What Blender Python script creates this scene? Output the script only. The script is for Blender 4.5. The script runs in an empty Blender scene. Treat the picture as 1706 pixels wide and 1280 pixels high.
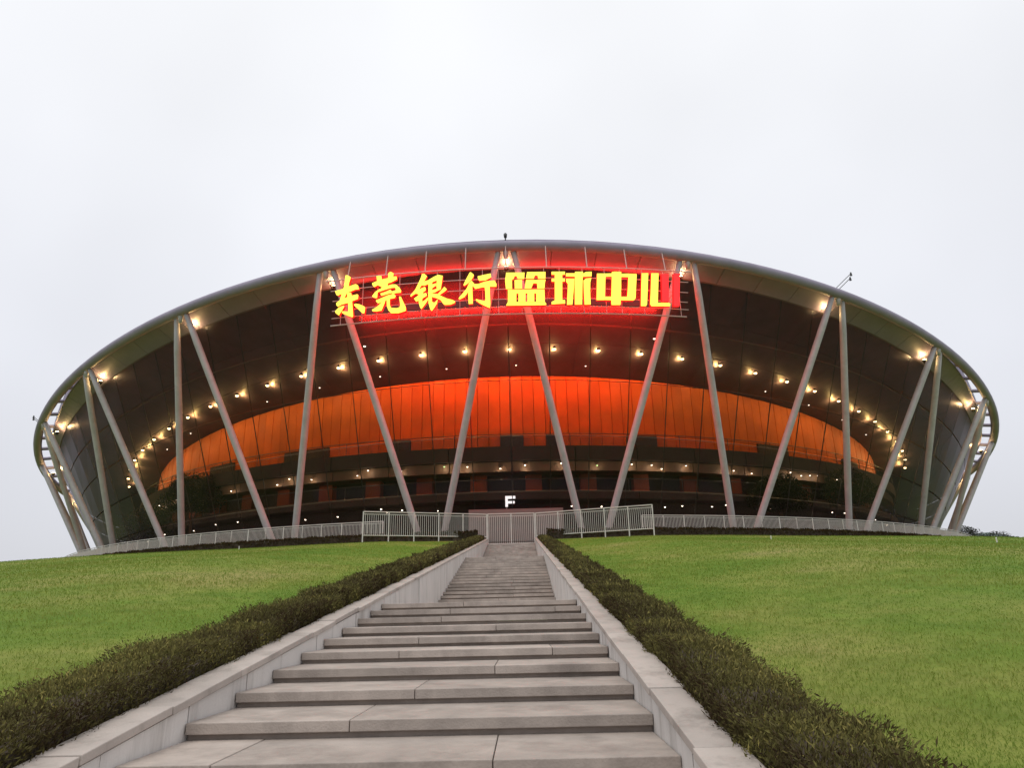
import bpy, bmesh, math, random
import numpy as np
from mathutils import Vector, Matrix

random.seed(7)
rng = np.random.default_rng(7)
R = math.radians
S, Cc = math.sin, math.cos
scene = bpy.context.scene
COL = scene.collection

# ------------------------------------------------------------------ camera, world, sun, exposure
ZC = 1.3          # camera height above the foot of the stairs (m)
DC = 111.6        # distance from the camera to the centre of the arena (m)
cam_d = bpy.data.cameras.new('camera')
cam_d.sensor_width = 36.0
cam_d.lens = 1200.0 / 1706.0 * 36.0
cam_d.clip_start = 0.05
cam_d.clip_end = 9000
cam = bpy.data.objects.new('camera', cam_d)
COL.objects.link(cam)
cam.matrix_world = (Matrix.Translation((0.70, 0.0, ZC - 0.03)) @ Matrix.Rotation(R(0.53), 4, 'Z')
                    @ Matrix.Rotation(R(90 + 18.0), 4, 'X') @ Matrix.Rotation(R(-1.3), 4, 'Z'))
scene.camera = cam

SUN_EL, SUN_AZ = R(74), R(215)     # azimuth measured from +Y clockwise
world = bpy.data.worlds.new('World')
scene.world = world
world.use_nodes = True
wn, wl = world.node_tree.nodes, world.node_tree.links
wn.clear()
w_out = wn.new('ShaderNodeOutputWorld')
w_bg = wn.new('ShaderNodeBackground')
w_bg.inputs['Strength'].default_value = 0.1
sky = wn.new('ShaderNodeTexSky')
sky.sky_type = 'NISHITA'
sky.sun_disc = False
sky.sun_elevation = SUN_EL
sky.sun_rotation = SUN_AZ
sky.dust_density = 6.0
tc = wn.new('ShaderNodeTexCoord')
sep = wn.new('ShaderNodeSeparateXYZ')
wl.new(tc.outputs['Generated'], sep.inputs[0])
ramp = wn.new('ShaderNodeValToRGB')          # overcast deck: a little brighter overhead than at the horizon
ramp.color_ramp.elements[0].position = 0.0
ramp.color_ramp.elements[0].color = (0.70, 0.71, 0.76, 1)
ramp.color_ramp.elements[1].position = 0.75
ramp.color_ramp.elements[1].color = (1.02, 1.03, 1.05, 1)
e = ramp.color_ramp.elements.new(0.30)
e.color = (0.88, 0.895, 0.955, 1)
wl.new(sep.outputs['Z'], ramp.inputs[0])
nz = wn.new('ShaderNodeTexNoise')
nz.inputs['Scale'].default_value = 2.2
nz.inputs['Detail'].default_value = 3.0
nz.inputs['Roughness'].default_value = 0.45
wl.new(tc.outputs['Generated'], nz.inputs['Vector'])
mr = wn.new('ShaderNodeMapRange')
mr.inputs['From Min'].default_value = 0.3
mr.inputs['From Max'].default_value = 0.7
mr.inputs['To Min'].default_value = 9.3
mr.inputs['To Max'].default_value = 10.7
wl.new(nz.outputs['Fac'], mr.inputs['Value'])
sc_ = wn.new('ShaderNodeVectorMath')
sc_.operation = 'SCALE'
wl.new(ramp.outputs['Color'], sc_.inputs[0])
wl.new(mr.outputs[0], sc_.inputs['Scale'])
mixw = wn.new('ShaderNodeMix')
mixw.data_type = 'RGBA'
mixw.inputs['Factor'].default_value = 0.9     # cloud cover
wl.new(sky.outputs[0], mixw.inputs['A'])
wl.new(sc_.outputs[0], mixw.inputs['B'])
wl.new(mixw.outputs['Result'], w_bg.inputs['Color'])
wl.new(w_bg.outputs[0], w_out.inputs['Surface'])

sun_d = bpy.data.lights.new('sun', 'SUN')
sun_d.energy = 1.0
sun_d.angle = R(25)
sun_d.color = (1.0, 0.96, 0.9)
sun = bpy.data.objects.new('sun', sun_d)
COL.objects.link(sun)
sdir = Vector((S(SUN_AZ) * Cc(SUN_EL), Cc(SUN_AZ) * Cc(SUN_EL), S(SUN_EL)))
sun.rotation_euler = sdir.to_track_quat('Z', 'Y').to_euler()
sun.location = sdir * 200

scene.view_settings.view_transform = 'Standard'
scene.view_settings.look = 'None'
scene.view_settings.exposure = 0.0
scene.view_settings.gamma = 1.0
scene.view_settings.use_curve_mapping = False
scene.cycles.transparent_max_bounces = 16
scene.cycles.max_bounces = 8
scene.cycles.sample_clamp_indirect = 4.0
scene.cycles.use_denoising = True

# sign characters as stroke outlines (cm along the curved frame, cm of height)
GLYPHS = {
'dong': [[(-1279,2477),(-1213,2488),(-1173,2501),(-1117,2515),(-1099,2503),(-1089,2469),(-1118,2470),(-1147,2460),(-1171,2455),(-1231,2445),(-1254,2436),(-1265,2445)],[(-1202,2595),(-1188,2597),(-1160,2578),(-1159,2565),(-1168,2535),(-1171,2500),(-1181,2453),(-1196,2417),(-1211,2394),(-1244,2374),(-1232,2404),(-1224,2441),(-1210,2495),(-1204,2543)],[(-1263,2376),(-1235,2397),(-1199,2410),(-1146,2423),(-1099,2430),(-1092,2422),(-1092,2391),(-1138,2378),(-1176,2366),(-1223,2358),(-1246,2345),(-1259,2358)],[(-1181,2453),(-1150,2449),(-1144,2428),(-1137,2376),(-1123,2255),(-1129,2247),(-1165,2264),(-1213,2292),(-1212,2305),(-1163,2296),(-1165,2338),(-1175,2397)],[(-1196,2348),(-1198,2336),(-1220,2299),(-1235,2274),(-1260,2294),(-1268,2310),(-1249,2330),(-1226,2344)],[(-1122,2350),(-1109,2354),(-1079,2346),(-1042,2325),(-1033,2314),(-1038,2268),(-1052,2271),(-1080,2301),(-1116,2336)]],
'guan': [[(-989,2509),(-953,2521),(-914,2532),(-868,2538),(-820,2546),(-804,2545),(-800,2521),(-841,2501),(-893,2489),(-945,2487),(-971,2474),(-987,2495)],[(-958,2563),(-920,2561),(-916,2532),(-915,2470),(-945,2487),(-951,2519)],[(-866,2580),(-850,2587),(-827,2573),(-829,2545),(-848,2498),(-873,2494),(-868,2542)],[(-913,2497),(-867,2497),(-870,2473),(-915,2453)],[(-985,2401),(-963,2433),(-931,2454),(-882,2470),(-834,2483),(-808,2479),(-785,2458),(-766,2429),(-768,2409),(-794,2418),(-814,2454),(-846,2453),(-898,2441),(-943,2428),(-945,2384),(-954,2383),(-978,2394)],[(-836,2425),(-813,2431),(-794,2438),(-766,2426),(-768,2409),(-793,2409),(-832,2407)],[(-923,2416),(-881,2427),(-846,2441),(-836,2425),(-832,2413),(-864,2407),(-913,2396)],[(-954,2364),(-912,2379),(-864,2397),(-819,2405),(-805,2385),(-810,2370),(-850,2365),(-885,2358),(-933,2338),(-948,2350)],[(-889,2368),(-879,2360),(-888,2331),(-908,2278),(-944,2275),(-977,2280),(-980,2292),(-942,2312),(-917,2337)],[(-873,2367),(-848,2366),(-847,2320),(-838,2294),(-796,2287),(-773,2292),(-768,2314),(-780,2376),(-767,2378),(-750,2339),(-728,2290),(-726,2260),(-779,2246),(-834,2250),(-857,2277),(-869,2312)]],
'yin': [[(-613,2549),(-598,2550),(-576,2528),(-591,2497),(-609,2466),(-629,2432),(-655,2395),(-694,2371),(-697,2382),(-662,2425),(-639,2475),(-619,2525)],[(-609,2482),(-567,2495),(-564,2463),(-593,2452),(-617,2457)],[(-656,2411),(-626,2428),(-593,2442),(-584,2435),(-584,2412),(-601,2401),(-637,2387),(-655,2392)],[(-669,2355),(-631,2381),(-583,2393),(-574,2380),(-577,2367),(-607,2350),(-651,2328),(-660,2338)],[(-632,2416),(-599,2426),(-604,2382),(-609,2325),(-591,2333),(-568,2357),(-565,2337),(-585,2304),(-613,2266),(-623,2281),(-633,2320),(-637,2368)],[(-564,2489),(-537,2493),(-536,2409),(-538,2358),(-536,2320),(-520,2309),(-494,2336),(-499,2304),(-520,2268),(-537,2245),(-549,2263),(-561,2309),(-564,2379)],[(-564,2495),(-525,2518),(-493,2532),(-460,2522),(-465,2475),(-474,2411),(-500,2407),(-505,2439),(-503,2487),(-537,2474),(-561,2469)],[(-543,2455),(-507,2465),(-507,2446),(-542,2422)],[(-548,2410),(-474,2424),(-477,2412),(-518,2390),(-548,2384)],[(-494,2377),(-468,2405),(-447,2432),(-428,2410),(-441,2396),(-473,2373),(-491,2361)],[(-548,2384),(-500,2378),(-458,2353),(-423,2335),(-385,2323),(-367,2309),(-373,2297),(-405,2286),(-443,2287),(-455,2299),(-470,2325),(-500,2343),(-541,2358)]],
'hang': [[(-263,2537),(-255,2541),(-233,2518),(-236,2503),(-250,2479),(-272,2453),(-302,2432),(-309,2440),(-291,2481)],[(-266,2453),(-250,2473),(-244,2434),(-275,2381),(-300,2343),(-338,2324),(-344,2335),(-313,2374),(-286,2408)],[(-272,2417),(-244,2440),(-243,2373),(-241,2287),(-271,2286),(-274,2360)],[(-250,2473),(-228,2442),(-239,2421),(-247,2434)],[(-206,2503),(-161,2513),(-111,2522),(-107,2491),(-147,2469),(-194,2466),(-202,2486)],[(-242,2430),(-225,2442),(-203,2441),(-147,2460),(-84,2465),(-69,2436),(-71,2414),(-120,2416),(-175,2412),(-222,2402)],[(-156,2421),(-118,2419),(-118,2368),(-115,2278),(-120,2246),(-155,2265),(-190,2287),(-220,2312),(-217,2323),(-193,2314),(-157,2304),(-150,2312),(-151,2369)]],
'lan': [[(2,2526),(135,2524),(131,2472),(85,2473),(77,2496),(62,2496),(54,2473),(43,2468),(42,2393),(-2,2394),(-7,2462)],[(61,2465),(115,2466),(114,2394),(61,2394)],[(153,2527),(287,2527),(284,2471),(233,2471),(228,2497),(208,2497),(200,2472),(144,2473)],[(144,2463),(286,2464),(279,2437),(275,2394),(224,2392),(222,2435),(195,2435),(178,2393),(132,2394)],[(11,2388),(274,2386),(274,2355),(11,2357)],[(-2,2269),(10,2290),(272,2288),(284,2271),(280,2261),(0,2262)],[(11,2359),(72,2357),(70,2287),(10,2289)],[(87,2357),(137,2356),(135,2286),(85,2287)],[(151,2355),(200,2354),(198,2286),(149,2287)],[(214,2356),(274,2355),(272,2286),(212,2287)]],
'qiu': [[(331,2528),(429,2529),(426,2504),(330,2504)],[(353,2505),(408,2505),(399,2298),(345,2296)],[(329,2472),(426,2473),(424,2448),(328,2448)],[(322,2287),(345,2297),(399,2301),(419,2301),(419,2273),(321,2267)],[(435,2515),(503,2515),(501,2488),(433,2489)],[(555,2510),(582,2527),(624,2530),(621,2491),(554,2487)],[(502,2527),(560,2529),(551,2429),(540,2265),(488,2264),(494,2428)],[(434,2471),(494,2471),(487,2400),(470,2264),(431,2262),(445,2428),(434,2445)],[(560,2457),(579,2473),(619,2478),(609,2444),(604,2373),(602,2266),(558,2264),(558,2372)]],
'zhong': [[(663,2517),(727,2518),(707,2304),(647,2303)],[(724,2518),(776,2521),(772,2494),(723,2492)],[(774,2531),(790,2535),(844,2536),(835,2407),(820,2268),(754,2266),(754,2303)],[(842,2520),(899,2523),(895,2494),(840,2493)],[(897,2522),(959,2522),(936,2325),(921,2308),(870,2306),(884,2409)],[(709,2331),(761,2332),(757,2304),(704,2304)],[(825,2333),(879,2335),(876,2306),(823,2305)]],
'xin': [[(998,2531),(1049,2535),(1019,2282),(1009,2266),(971,2265),(984,2401)],[(1072,2535),(1128,2538),(1101,2298),(1186,2300),(1196,2295),(1192,2274),(1050,2267),(1041,2283),(1053,2374)],[(1151,2533),(1205,2538),(1187,2313),(1134,2308)],[(1244,2544),(1295,2547),(1266,2279),(1219,2277)]],
}

# ------------------------------------------------------------------ materials
MATS = {}


def mat(name, col, rough=0.6, var=0.0, scale=4.0, bump=0.0, bscale=None, spec=0.5, metal=0.0,
        obj_var=0.0, col2=None, emit=None, estr=0.0, stain=None):
    """Principled material; fine colour noise, optional second colour, stains, relief, per-piece tone."""
    m = bpy.data.materials.new(name)
    m.use_nodes = True
    nt = m.node_tree
    n, l = nt.nodes, nt.links
    b = n['Principled BSDF']
    b.inputs['Roughness'].default_value = rough
    b.inputs['Metallic'].default_value = metal
    b.inputs['Specular IOR Level'].default_value = spec
    b.inputs['Base Color'].default_value = (*col, 1)
    geo = n.new('ShaderNodeNewGeometry')
    cur = None
    if var or col2:
        t = n.new('ShaderNodeTexNoise')
        t.inputs['Scale'].default_value = scale
        t.inputs['Detail'].default_value = 8
        t.inputs['Roughness'].default_value = 0.62
        l.new(geo.outputs['Position'], t.inputs['Vector'])
        r = n.new('ShaderNodeValToRGB')
        a = tuple(c * (1 - var) for c in col)
        z = col2 if col2 else tuple(min(1, c * (1 + var)) for c in col)
        r.color_ramp.elements[0].position = 0.33
        r.color_ramp.elements[1].position = 0.68
        r.color_ramp.elements[0].color = (*a, 1)
        r.color_ramp.elements[1].color = (*z, 1)
        l.new(t.outputs['Fac'], r.inputs[0])
        cur = r.outputs['Color']
    if stain:
        t2 = n.new('ShaderNodeTexNoise')
        t2.inputs['Scale'].default_value = stain[1]
        t2.inputs['Detail'].default_value = 6
        t2.inputs['Roughness'].default_value = 0.7
        if len(stain) > 3:                        # streaks that run down the face
            sv = n.new('ShaderNodeVectorMath')
            sv.operation = 'MULTIPLY'
            sv.inputs[1].default_value = (1, 1, stain[3])
            l.new(geo.outputs['Position'], sv.inputs[0])
            l.new(sv.outputs[0], t2.inputs['Vector'])
        else:
            l.new(geo.outputs['Position'], t2.inputs['Vector'])
        r2 = n.new('ShaderNodeMapRange')
        r2.inputs['From Min'].default_value = 0.5
        r2.inputs['From Max'].default_value = 0.72
        r2.inputs['To Max'].default_value = stain[2]
        l.new(t2.outputs['Fac'], r2.inputs['Value'])
        mx = n.new('ShaderNodeMix')
        mx.data_type = 'RGBA'
        l.new(r2.outputs[0], mx.inputs['Factor'])
        if cur:
            l.new(cur, mx.inputs['A'])
        else:
            mx.inputs['A'].default_value = (*col, 1)
        mx.inputs['B'].default_value = (*stain[0], 1)
        cur = mx.outputs['Result']
    if obj_var:
        oi = n.new('ShaderNodeObjectInfo')
        mp = n.new('ShaderNodeMapRange')
        mp.inputs['To Min'].default_value = 1 - obj_var
        mp.inputs['To Max'].default_value = 1 + obj_var
        l.new(oi.outputs['Random'], mp.inputs['Value'])
        vm = n.new('ShaderNodeVectorMath')
        vm.operation = 'SCALE'
        if cur:
            l.new(cur, vm.inputs[0])
        else:
            vm.inputs[0].default_value = col
        l.new(mp.outputs[0], vm.inputs['Scale'])
        cur = vm.outputs[0]
    if cur:
        l.new(cur, b.inputs['Base Color'])
    if bump:
        t3 = n.new('ShaderNodeTexNoise')
        t3.inputs['Scale'].default_value = bscale or scale * 6
        t3.inputs['Detail'].default_value = 5
        l.new(geo.outputs['Position'], t3.inputs['Vector'])
        bp = n.new('ShaderNodeBump')
        bp.inputs['Strength'].default_value = bump
        bp.inputs['Distance'].default_value = 0.02
        l.new(t3.outputs['Fac'], bp.inputs['Height'])
        l.new(bp.outputs[0], b.inputs['Normal'])
    if emit:
        b.inputs['Emission Color'].default_value = (*emit, 1)
        b.inputs['Emission Strength'].default_value = estr
    MATS[name] = m
    return m


def glass_mat(name, tint, ior=1.5, rough=0.02):
    m = bpy.data.materials.new(name)
    m.use_nodes = True
    n, l = m.node_tree.nodes, m.node_tree.links
    n.clear()
    o = n.new('ShaderNodeOutputMaterial')
    tr = n.new('ShaderNodeBsdfTransparent')
    tr.inputs[0].default_value = (*tint, 1)
    gl = n.new('ShaderNodeBsdfGlossy')
    gl.inputs['Roughness'].default_value = rough
    gl.inputs['Color'].default_value = (0.76, 0.72, 0.86, 1)      # cool tint put into the reflections, offsets green lawn bounce
    fr = n.new('ShaderNodeFresnel')
    fr.inputs['IOR'].default_value = ior
    mx = n.new('ShaderNodeMixShader')
    l.new(fr.outputs[0], mx.inputs[0])
    l.new(tr.outputs[0], mx.inputs[1])
    l.new(gl.outputs[0], mx.inputs[2])
    l.new(mx.outputs[0], o.inputs['Surface'])
    MATS[name] = m
    return m


def leaf_mat(name, stops, rough=0.55, spec=0.3, through=0.25):
    """Foliage colour picked per leaf from a face attribute."""
    m = bpy.data.materials.new(name)
    m.use_nodes = True
    n, l = m.node_tree.nodes, m.node_tree.links
    b = n['Principled BSDF']
    b.inputs['Roughness'].default_value = rough
    b.inputs['Specular IOR Level'].default_value = spec
    at = n.new('ShaderNodeAttribute')
    at.attribute_name = 'tint'
    r = n.new('ShaderNodeValToRGB')
    cr = r.color_ramp
    while len(cr.elements) < len(stops):
        cr.elements.new(0.5)
    for el, (p, c) in zip(cr.elements, stops):
        el.position = p
        el.color = (*c, 1)
    l.new(at.outputs['Fac'], r.inputs[0])
    l.new(r.outputs['Color'], b.inputs['Base Color'])
    tl = n.new('ShaderNodeBsdfTranslucent')        # light passing through thin leaves
    l.new(r.outputs['Color'], tl.inputs['Color'])
    mx = n.new('ShaderNodeMixShader')
    mx.inputs[0].default_value = through
    l.new(b.outputs[0], mx.inputs[1])
    l.new(tl.outputs[0], mx.inputs[2])
    l.new(mx.outputs[0], n['Material Output'].inputs['Surface'])
    MATS[name] = m
    return m


mat('steel_grey', (0.47, 0.45, 0.47), 0.42, var=0.10, scale=1.2, spec=0.5, stain=((0.27, 0.24, 0.22), 0.7, 0.35))
mat('ring_steel', (0.29, 0.255, 0.34), 0.6, var=0.12, scale=0.5, spec=0.5)
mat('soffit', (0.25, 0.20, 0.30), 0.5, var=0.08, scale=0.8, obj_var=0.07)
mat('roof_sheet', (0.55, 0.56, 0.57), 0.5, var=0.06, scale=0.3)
mat('ceiling', (0.125, 0.090, 0.115), 0.55, var=0.15, scale=0.6, obj_var=0.08)
mat('orange_panel', (0.74, 0.145, 0.006), 0.5, var=0.16, scale=0.5, obj_var=0.10, spec=0.3)
mat('pier_orange', (0.30, 0.06, 0.014), 0.6, var=0.15, scale=0.8, obj_var=0.2)
mat('bowl_dark', (0.045, 0.03, 0.022), 0.7, var=0.2, scale=0.6)
mat('slab_dark', (0.055, 0.040, 0.034), 0.6, var=0.15, scale=0.8)
mat('fascia_beige', (0.22, 0.135, 0.075), 0.6, var=0.12, scale=0.8, obj_var=0.08)
mat('mullion', (0.06, 0.056, 0.054), 0.4)
mat('lobby_floor', (0.10, 0.085, 0.07), 0.4, var=0.15, scale=0.4)
glass_mat('facade_glass', (0.60, 0.57, 0.60), ior=1.4, rough=0.32)
glass_mat('balustrade_glass', (0.84, 0.80, 0.78), ior=1.25)
mat('white_metal', (0.66, 0.63, 0.58), 0.4, var=0.05, scale=3, stain=((0.42, 0.36, 0.30), 2.0, 0.3))
mat('sign_bar', (0.55, 0.42, 0.40), 0.4)
mat('stone_tread', (0.395, 0.338, 0.296), 0.62, var=0.18, scale=3.0, bump=0.25, bscale=60, obj_var=0.11,
    stain=((0.215, 0.18, 0.155), 1.4, 0.85))
mat('stone_riser', (0.30, 0.25, 0.215), 0.7, var=0.18, scale=4, bump=0.2, bscale=50, obj_var=0.08)
mat('coping', (0.44, 0.385, 0.345), 0.6, var=0.09, scale=2.5, bump=0.2, bscale=50, obj_var=0.08,
    stain=((0.22, 0.19, 0.165), 2.6, 0.85))
mat('wall_render', (0.63, 0.595, 0.565), 0.75, var=0.05, scale=2.0, bump=0.15, bscale=40, obj_var=0.05,
    stain=((0.30, 0.27, 0.24), 3.0, 0.75, 0.12))
mat('paving', (0.30, 0.275, 0.255), 0.6, var=0.1, scale=1.0)
mat('pale_stone', (0.17, 0.145, 0.125), 0.6, var=0.07, scale=1.2, obj_var=0.06)
mat('soil', (0.07, 0.05, 0.035), 0.9, var=0.3, scale=3)
mat('ground_field', (0.09, 0.12, 0.04), 0.9, var=0.25, scale=0.05)
mat('bark', (0.09, 0.065, 0.045), 0.9, var=0.25, scale=6, bump=0.5)
mat('black_metal', (0.03, 0.03, 0.032), 0.45)
mat('hill', (0.10, 0.13, 0.12), 0.9, var=0.2, scale=0.02)
mat('lamp_lens', (0.9, 0.8, 0.6), 0.4, emit=(1.0, 0.70, 0.32), estr=14)
mat('lamp_lens_white', (0.9, 0.9, 0.85), 0.4, emit=(1.0, 0.88, 0.66), estr=5)
mat('lamp_lens_green', (0.5, 0.9, 0.4), 0.4, emit=(0.45, 1.0, 0.35), estr=1.6)
mat('letter_white', (0.9, 0.9, 0.88), 0.4, emit=(1.0, 0.99, 0.94), estr=1.6)
mat('led_yellow', (0.8, 0.7, 0.1), 0.4, emit=(1.0, 0.80, 0.055), estr=1.25)
mat('led_red_return', (0.7, 0.02, 0.02), 0.4, emit=(1.0, 0.012, 0.012), estr=0.75)
mat('led_red_back', (0.7, 0.02, 0.02), 0.4, emit=(1.0, 0.022, 0.016), estr=10.0)
mat('added_glow_bar', (0.3, 0.01, 0.01), 0.4, emit=(1.0, 0.018, 0.012), estr=190.0)  # added red glow behind the sign, not one of its own lamps
mat('led_red_face', (0.7, 0.02, 0.02), 0.4, emit=(1.0, 0.010, 0.014), estr=0.80)
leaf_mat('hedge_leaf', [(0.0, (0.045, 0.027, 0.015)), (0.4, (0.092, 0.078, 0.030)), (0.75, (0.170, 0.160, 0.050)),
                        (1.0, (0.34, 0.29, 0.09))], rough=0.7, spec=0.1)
leaf_mat('dark_leaf', [(0.0, (0.012, 0.013, 0.009)), (0.6, (0.03, 0.034, 0.017)), (1.0, (0.055, 0.06, 0.03))])
leaf_mat('grass_blade', [(0.0, (0.088, 0.180, 0.018)), (0.45, (0.150, 0.225, 0.030)), (0.8, (0.225, 0.260, 0.052)),
                         (1.0, (0.29, 0.29, 0.09))], rough=0.7, spec=0.1, through=0.5)


def lawn_material():
    m = bpy.data.materials.new('lawn_grass')
    m.use_nodes = True
    n, l = m.node_tree.nodes, m.node_tree.links
    b = n['Principled BSDF']
    b.inputs['Roughness'].default_value = 0.8
    b.inputs['Specular IOR Level'].default_value = 0.15
    geo = n.new('ShaderNodeNewGeometry')

    def noise(sc, det, ro=0.6):
        t = n.new('ShaderNodeTexNoise')
        t.inputs['Scale'].default_value = sc
        t.inputs['Detail'].default_value = det
        t.inputs['Roughness'].default_value = ro
        l.new(geo.outputs['Position'], t.inputs['Vector'])
        return t.outputs['Fac']

    def ramp(fac, *st):
        r = n.new('ShaderNodeValToRGB')
        while len(r.color_ramp.elements) < len(st):
            r.color_ramp.elements.new(0.5)
        for el, (p, c) in zip(r.color_ramp.elements, st):
            el.position = p
            el.color = (*c, 1)
        l.new(fac, r.inputs[0])
        return r.outputs['Color']
    big = ramp(noise(0.16, 6, 0.7), (0.34, (0.098, 0.195, 0.017)), (0.47, (0.150, 0.225, 0.028)), (0.56, (0.220, 0.255, 0.050)), (0.68, (0.295, 0.275, 0.088)))
    fine = ramp(noise(1.7, 9, 0.78), (0.3, (0.60, 0.66, 0.55)), (0.7, (1.2, 1.17, 1.15)))
    mx = n.new('ShaderNodeMix')
    mx.data_type = 'RGBA'
    mx.blend_type = 'MULTIPLY'
    mx.inputs['Factor'].default_value = 0.75
    l.new(big, mx.inputs['A'])
    l.new(fine, mx.inputs['B'])
    l.new(mx.outputs['Result'], b.inputs['Base Color'])
    bp = n.new('ShaderNodeBump')
    bp.inputs['Strength'].default_value = 0.6
    bp.inputs['Distance'].default_value = 0.05
    l.new(noise(14, 6, 0.8), bp.inputs['Height'])
    l.new(bp.outputs[0], b.inputs['Normal'])
    MATS['lawn_grass'] = m


lawn_material()


# ------------------------------------------------------------------ mesh helpers
class MB:
    """Collects faces; build() links them as one mesh object."""

    def __init__(self):
        self.v, self.f, self.mi = [], [], []

    def add(self, vs, fs, mi=0):
        o = len(self.v)
        self.v += [tuple(p) for p in vs]
        self.f += [tuple(i + o for i in q) for q in fs]
        self.mi += [mi] * len(fs)
        return self

    def hexa(self, p, mi=0):
        """8 points: bottom ring 0-3, top ring 4-7."""
        return self.add(p, [(3, 2, 1, 0), (4, 5, 6, 7), (0, 1, 5, 4), (1, 2, 6, 5), (2, 3, 7, 6), (3, 0, 4, 7)], mi)

    def box(self, x0, x1, y0, y1, z0, z1, mi=0):
        return self.hexa([(x0, y0, z0), (x1, y0, z0), (x1, y1, z0), (x0, y1, z0),
                          (x0, y0, z1), (x1, y0, z1), (x1, y1, z1), (x0, y1, z1)], mi)

    def tube(self, a, b, r0, r1=None, n=10, mid=None, caps=True, mi=0):
        a, b = Vector(a), Vector(b)
        r1 = r0 if r1 is None else r1
        d = (b - a).normalized()
        u = d.orthogonal().normalized()
        w = d.cross(u)
        st = [(0, r0), (1, r1)] if mid is None else [(0, r0), (0.12, mid), (0.88, mid), (1, r1)]
        vs = []
        for t, r in st:
            c = a.lerp(b, t)
            vs += [c + (u * Cc(2 * math.pi * k / n) + w * S(2 * math.pi * k / n)) * r for k in range(n)]
        fs = []
        for s in range(len(st) - 1):
            fs += [(s * n + k, s * n + (k + 1) % n, (s + 1) * n + (k + 1) % n, (s + 1) * n + k) for k in range(n)]
        if caps:
            fs += [tuple(range(n - 1, -1, -1)), tuple(range((len(st) - 1) * n, len(st) * n))]
        return self.add(vs, fs, mi)

    def pipe(self, pts, r, n=8, closed=False, mi=0):
        pts = [Vector(p) for p in pts]
        m = len(pts)
        vs = []
        for i, p in enumerate(pts):
            d = (pts[(i + 1) % m] - pts[i - 1]) if (closed or 0 < i < m - 1) else (pts[min(i + 1, m - 1)] - pts[max(i - 1, 0)])
            d.normalize()
            u = d.cross(Vector((0, 0, 1))).normalized()
            w = u.cross(d)
            vs += [p + (u * Cc(2 * math.pi * k / n) + w * S(2 * math.pi * k / n)) * r for k in range(n)]
        fs = []
        for i in range(m if closed else m - 1):
            j = (i + 1) % m
            fs += [(i * n + k, i * n + (k + 1) % n, j * n + (k + 1) % n, j * n + k) for k in range(n)]
        return self.add(vs, fs, mi)

    def build(self, name, mats, parent=None, smooth=False, bevel=0.0):
        me = bpy.data.meshes.new(name)
        me.from_pydata(self.v, [], self.f)
        if isinstance(mats, str):
            mats = [mats]
        for q in mats:
            me.materials.append(MATS[q])
        if len(mats) > 1:
            me.polygons.foreach_set('material_index', self.mi)
        if smooth:
            me.polygons.foreach_set('use_smooth', [True] * len(me.polygons))
        me.update()
        o = bpy.data.objects.new(name, me)
        COL.objects.link(o)
        if parent is not None:
            o.parent = parent
        if bevel:
            md = o.modifiers.new('bevel', 'BEVEL')
            md.width = bevel
            md.segments = 2
            md.limit_method = 'ANGLE'
        return o


def recalc(o):
    bm = bmesh.new()
    bm.from_mesh(o.data)
    bmesh.ops.recalc_face_normals(bm, faces=bm.faces)
    bm.to_mesh(o.data)
    bm.free()
    return o


def thing(name, label, cat, group=None):
    o = bpy.data.objects.new(name, None)
    o.empty_display_size = 0.3
    COL.objects.link(o)
    return tag(o, label, cat, group)


def tag(o, label=None, cat=None, group=None, kind=None):
    if label:
        o['label'] = label
    if cat:
        o['category'] = cat
    if group:
        o['group'] = group
    if kind:
        o['kind'] = kind
    return o


def leaf_mesh(name, cen, nrm, up, ln, wd, tint, mname, parent=None):
    """Many small pointed leaves (quads) in one mesh; cen (n,3), nrm/up unit vectors."""
    n = len(cen)
    side = np.cross(nrm, up)
    side /= np.linalg.norm(side, axis=1, keepdims=True) + 1e-9
    v = np.empty((n, 4, 3), np.float32)
    v[:, 0] = cen - up * (ln * 0.5)[:, None]
    v[:, 1] = cen + side * (wd * 0.5)[:, None] + nrm * (wd * 0.12)[:, None]
    v[:, 2] = cen + up * (ln * 0.5)[:, None]
    v[:, 3] = cen - side * (wd * 0.5)[:, None] + nrm * (wd * 0.12)[:, None]
    me = bpy.data.meshes.new(name)
    me.vertices.add(n * 4)
    me.vertices.foreach_set('co', v.ravel())
    me.loops.add(n * 4)
    me.loops.foreach_set('vertex_index', np.arange(n * 4, dtype=np.int32))
    me.polygons.add(n)
    me.polygons.foreach_set('loop_start', np.arange(0, n * 4, 4, dtype=np.int32))
    me.polygons.foreach_set('loop_total', np.full(n, 4, np.int32))
    me.update(calc_edges=True)
    at = me.attributes.new('tint', 'FLOAT', 'FACE')
    at.data.foreach_set('value', np.clip(tint, 0, 1).astype(np.float32))
    me.materials.append(MATS[mname])
    o = bpy.data.objects.new(name, me)
    COL.objects.link(o)
    if parent is not None:
        o.parent = parent
    return o


def unit(a):
    return a / (np.linalg.norm(a, axis=1, keepdims=True) + 1e-9)


def P(r, th, z):
    """Point at radius r, angle th (rad, 0 = towards the camera, + = right), height z above the camera level."""
    return (r * S(th), DC - r * Cc(th), z + ZC)


def z_ring(th):
    return 26.72 - 9.8 * S(th) ** 2


def z_bowl(th):
    return 20.7 - 4.3 * S(th) ** 2


def z_lawn(r):
    q = (r - 59.9) / 51.7
    return 5.3 - 6.55 * (0.8 * q + 0.2 * q * q) if r > 59.9 else 5.3


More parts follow.
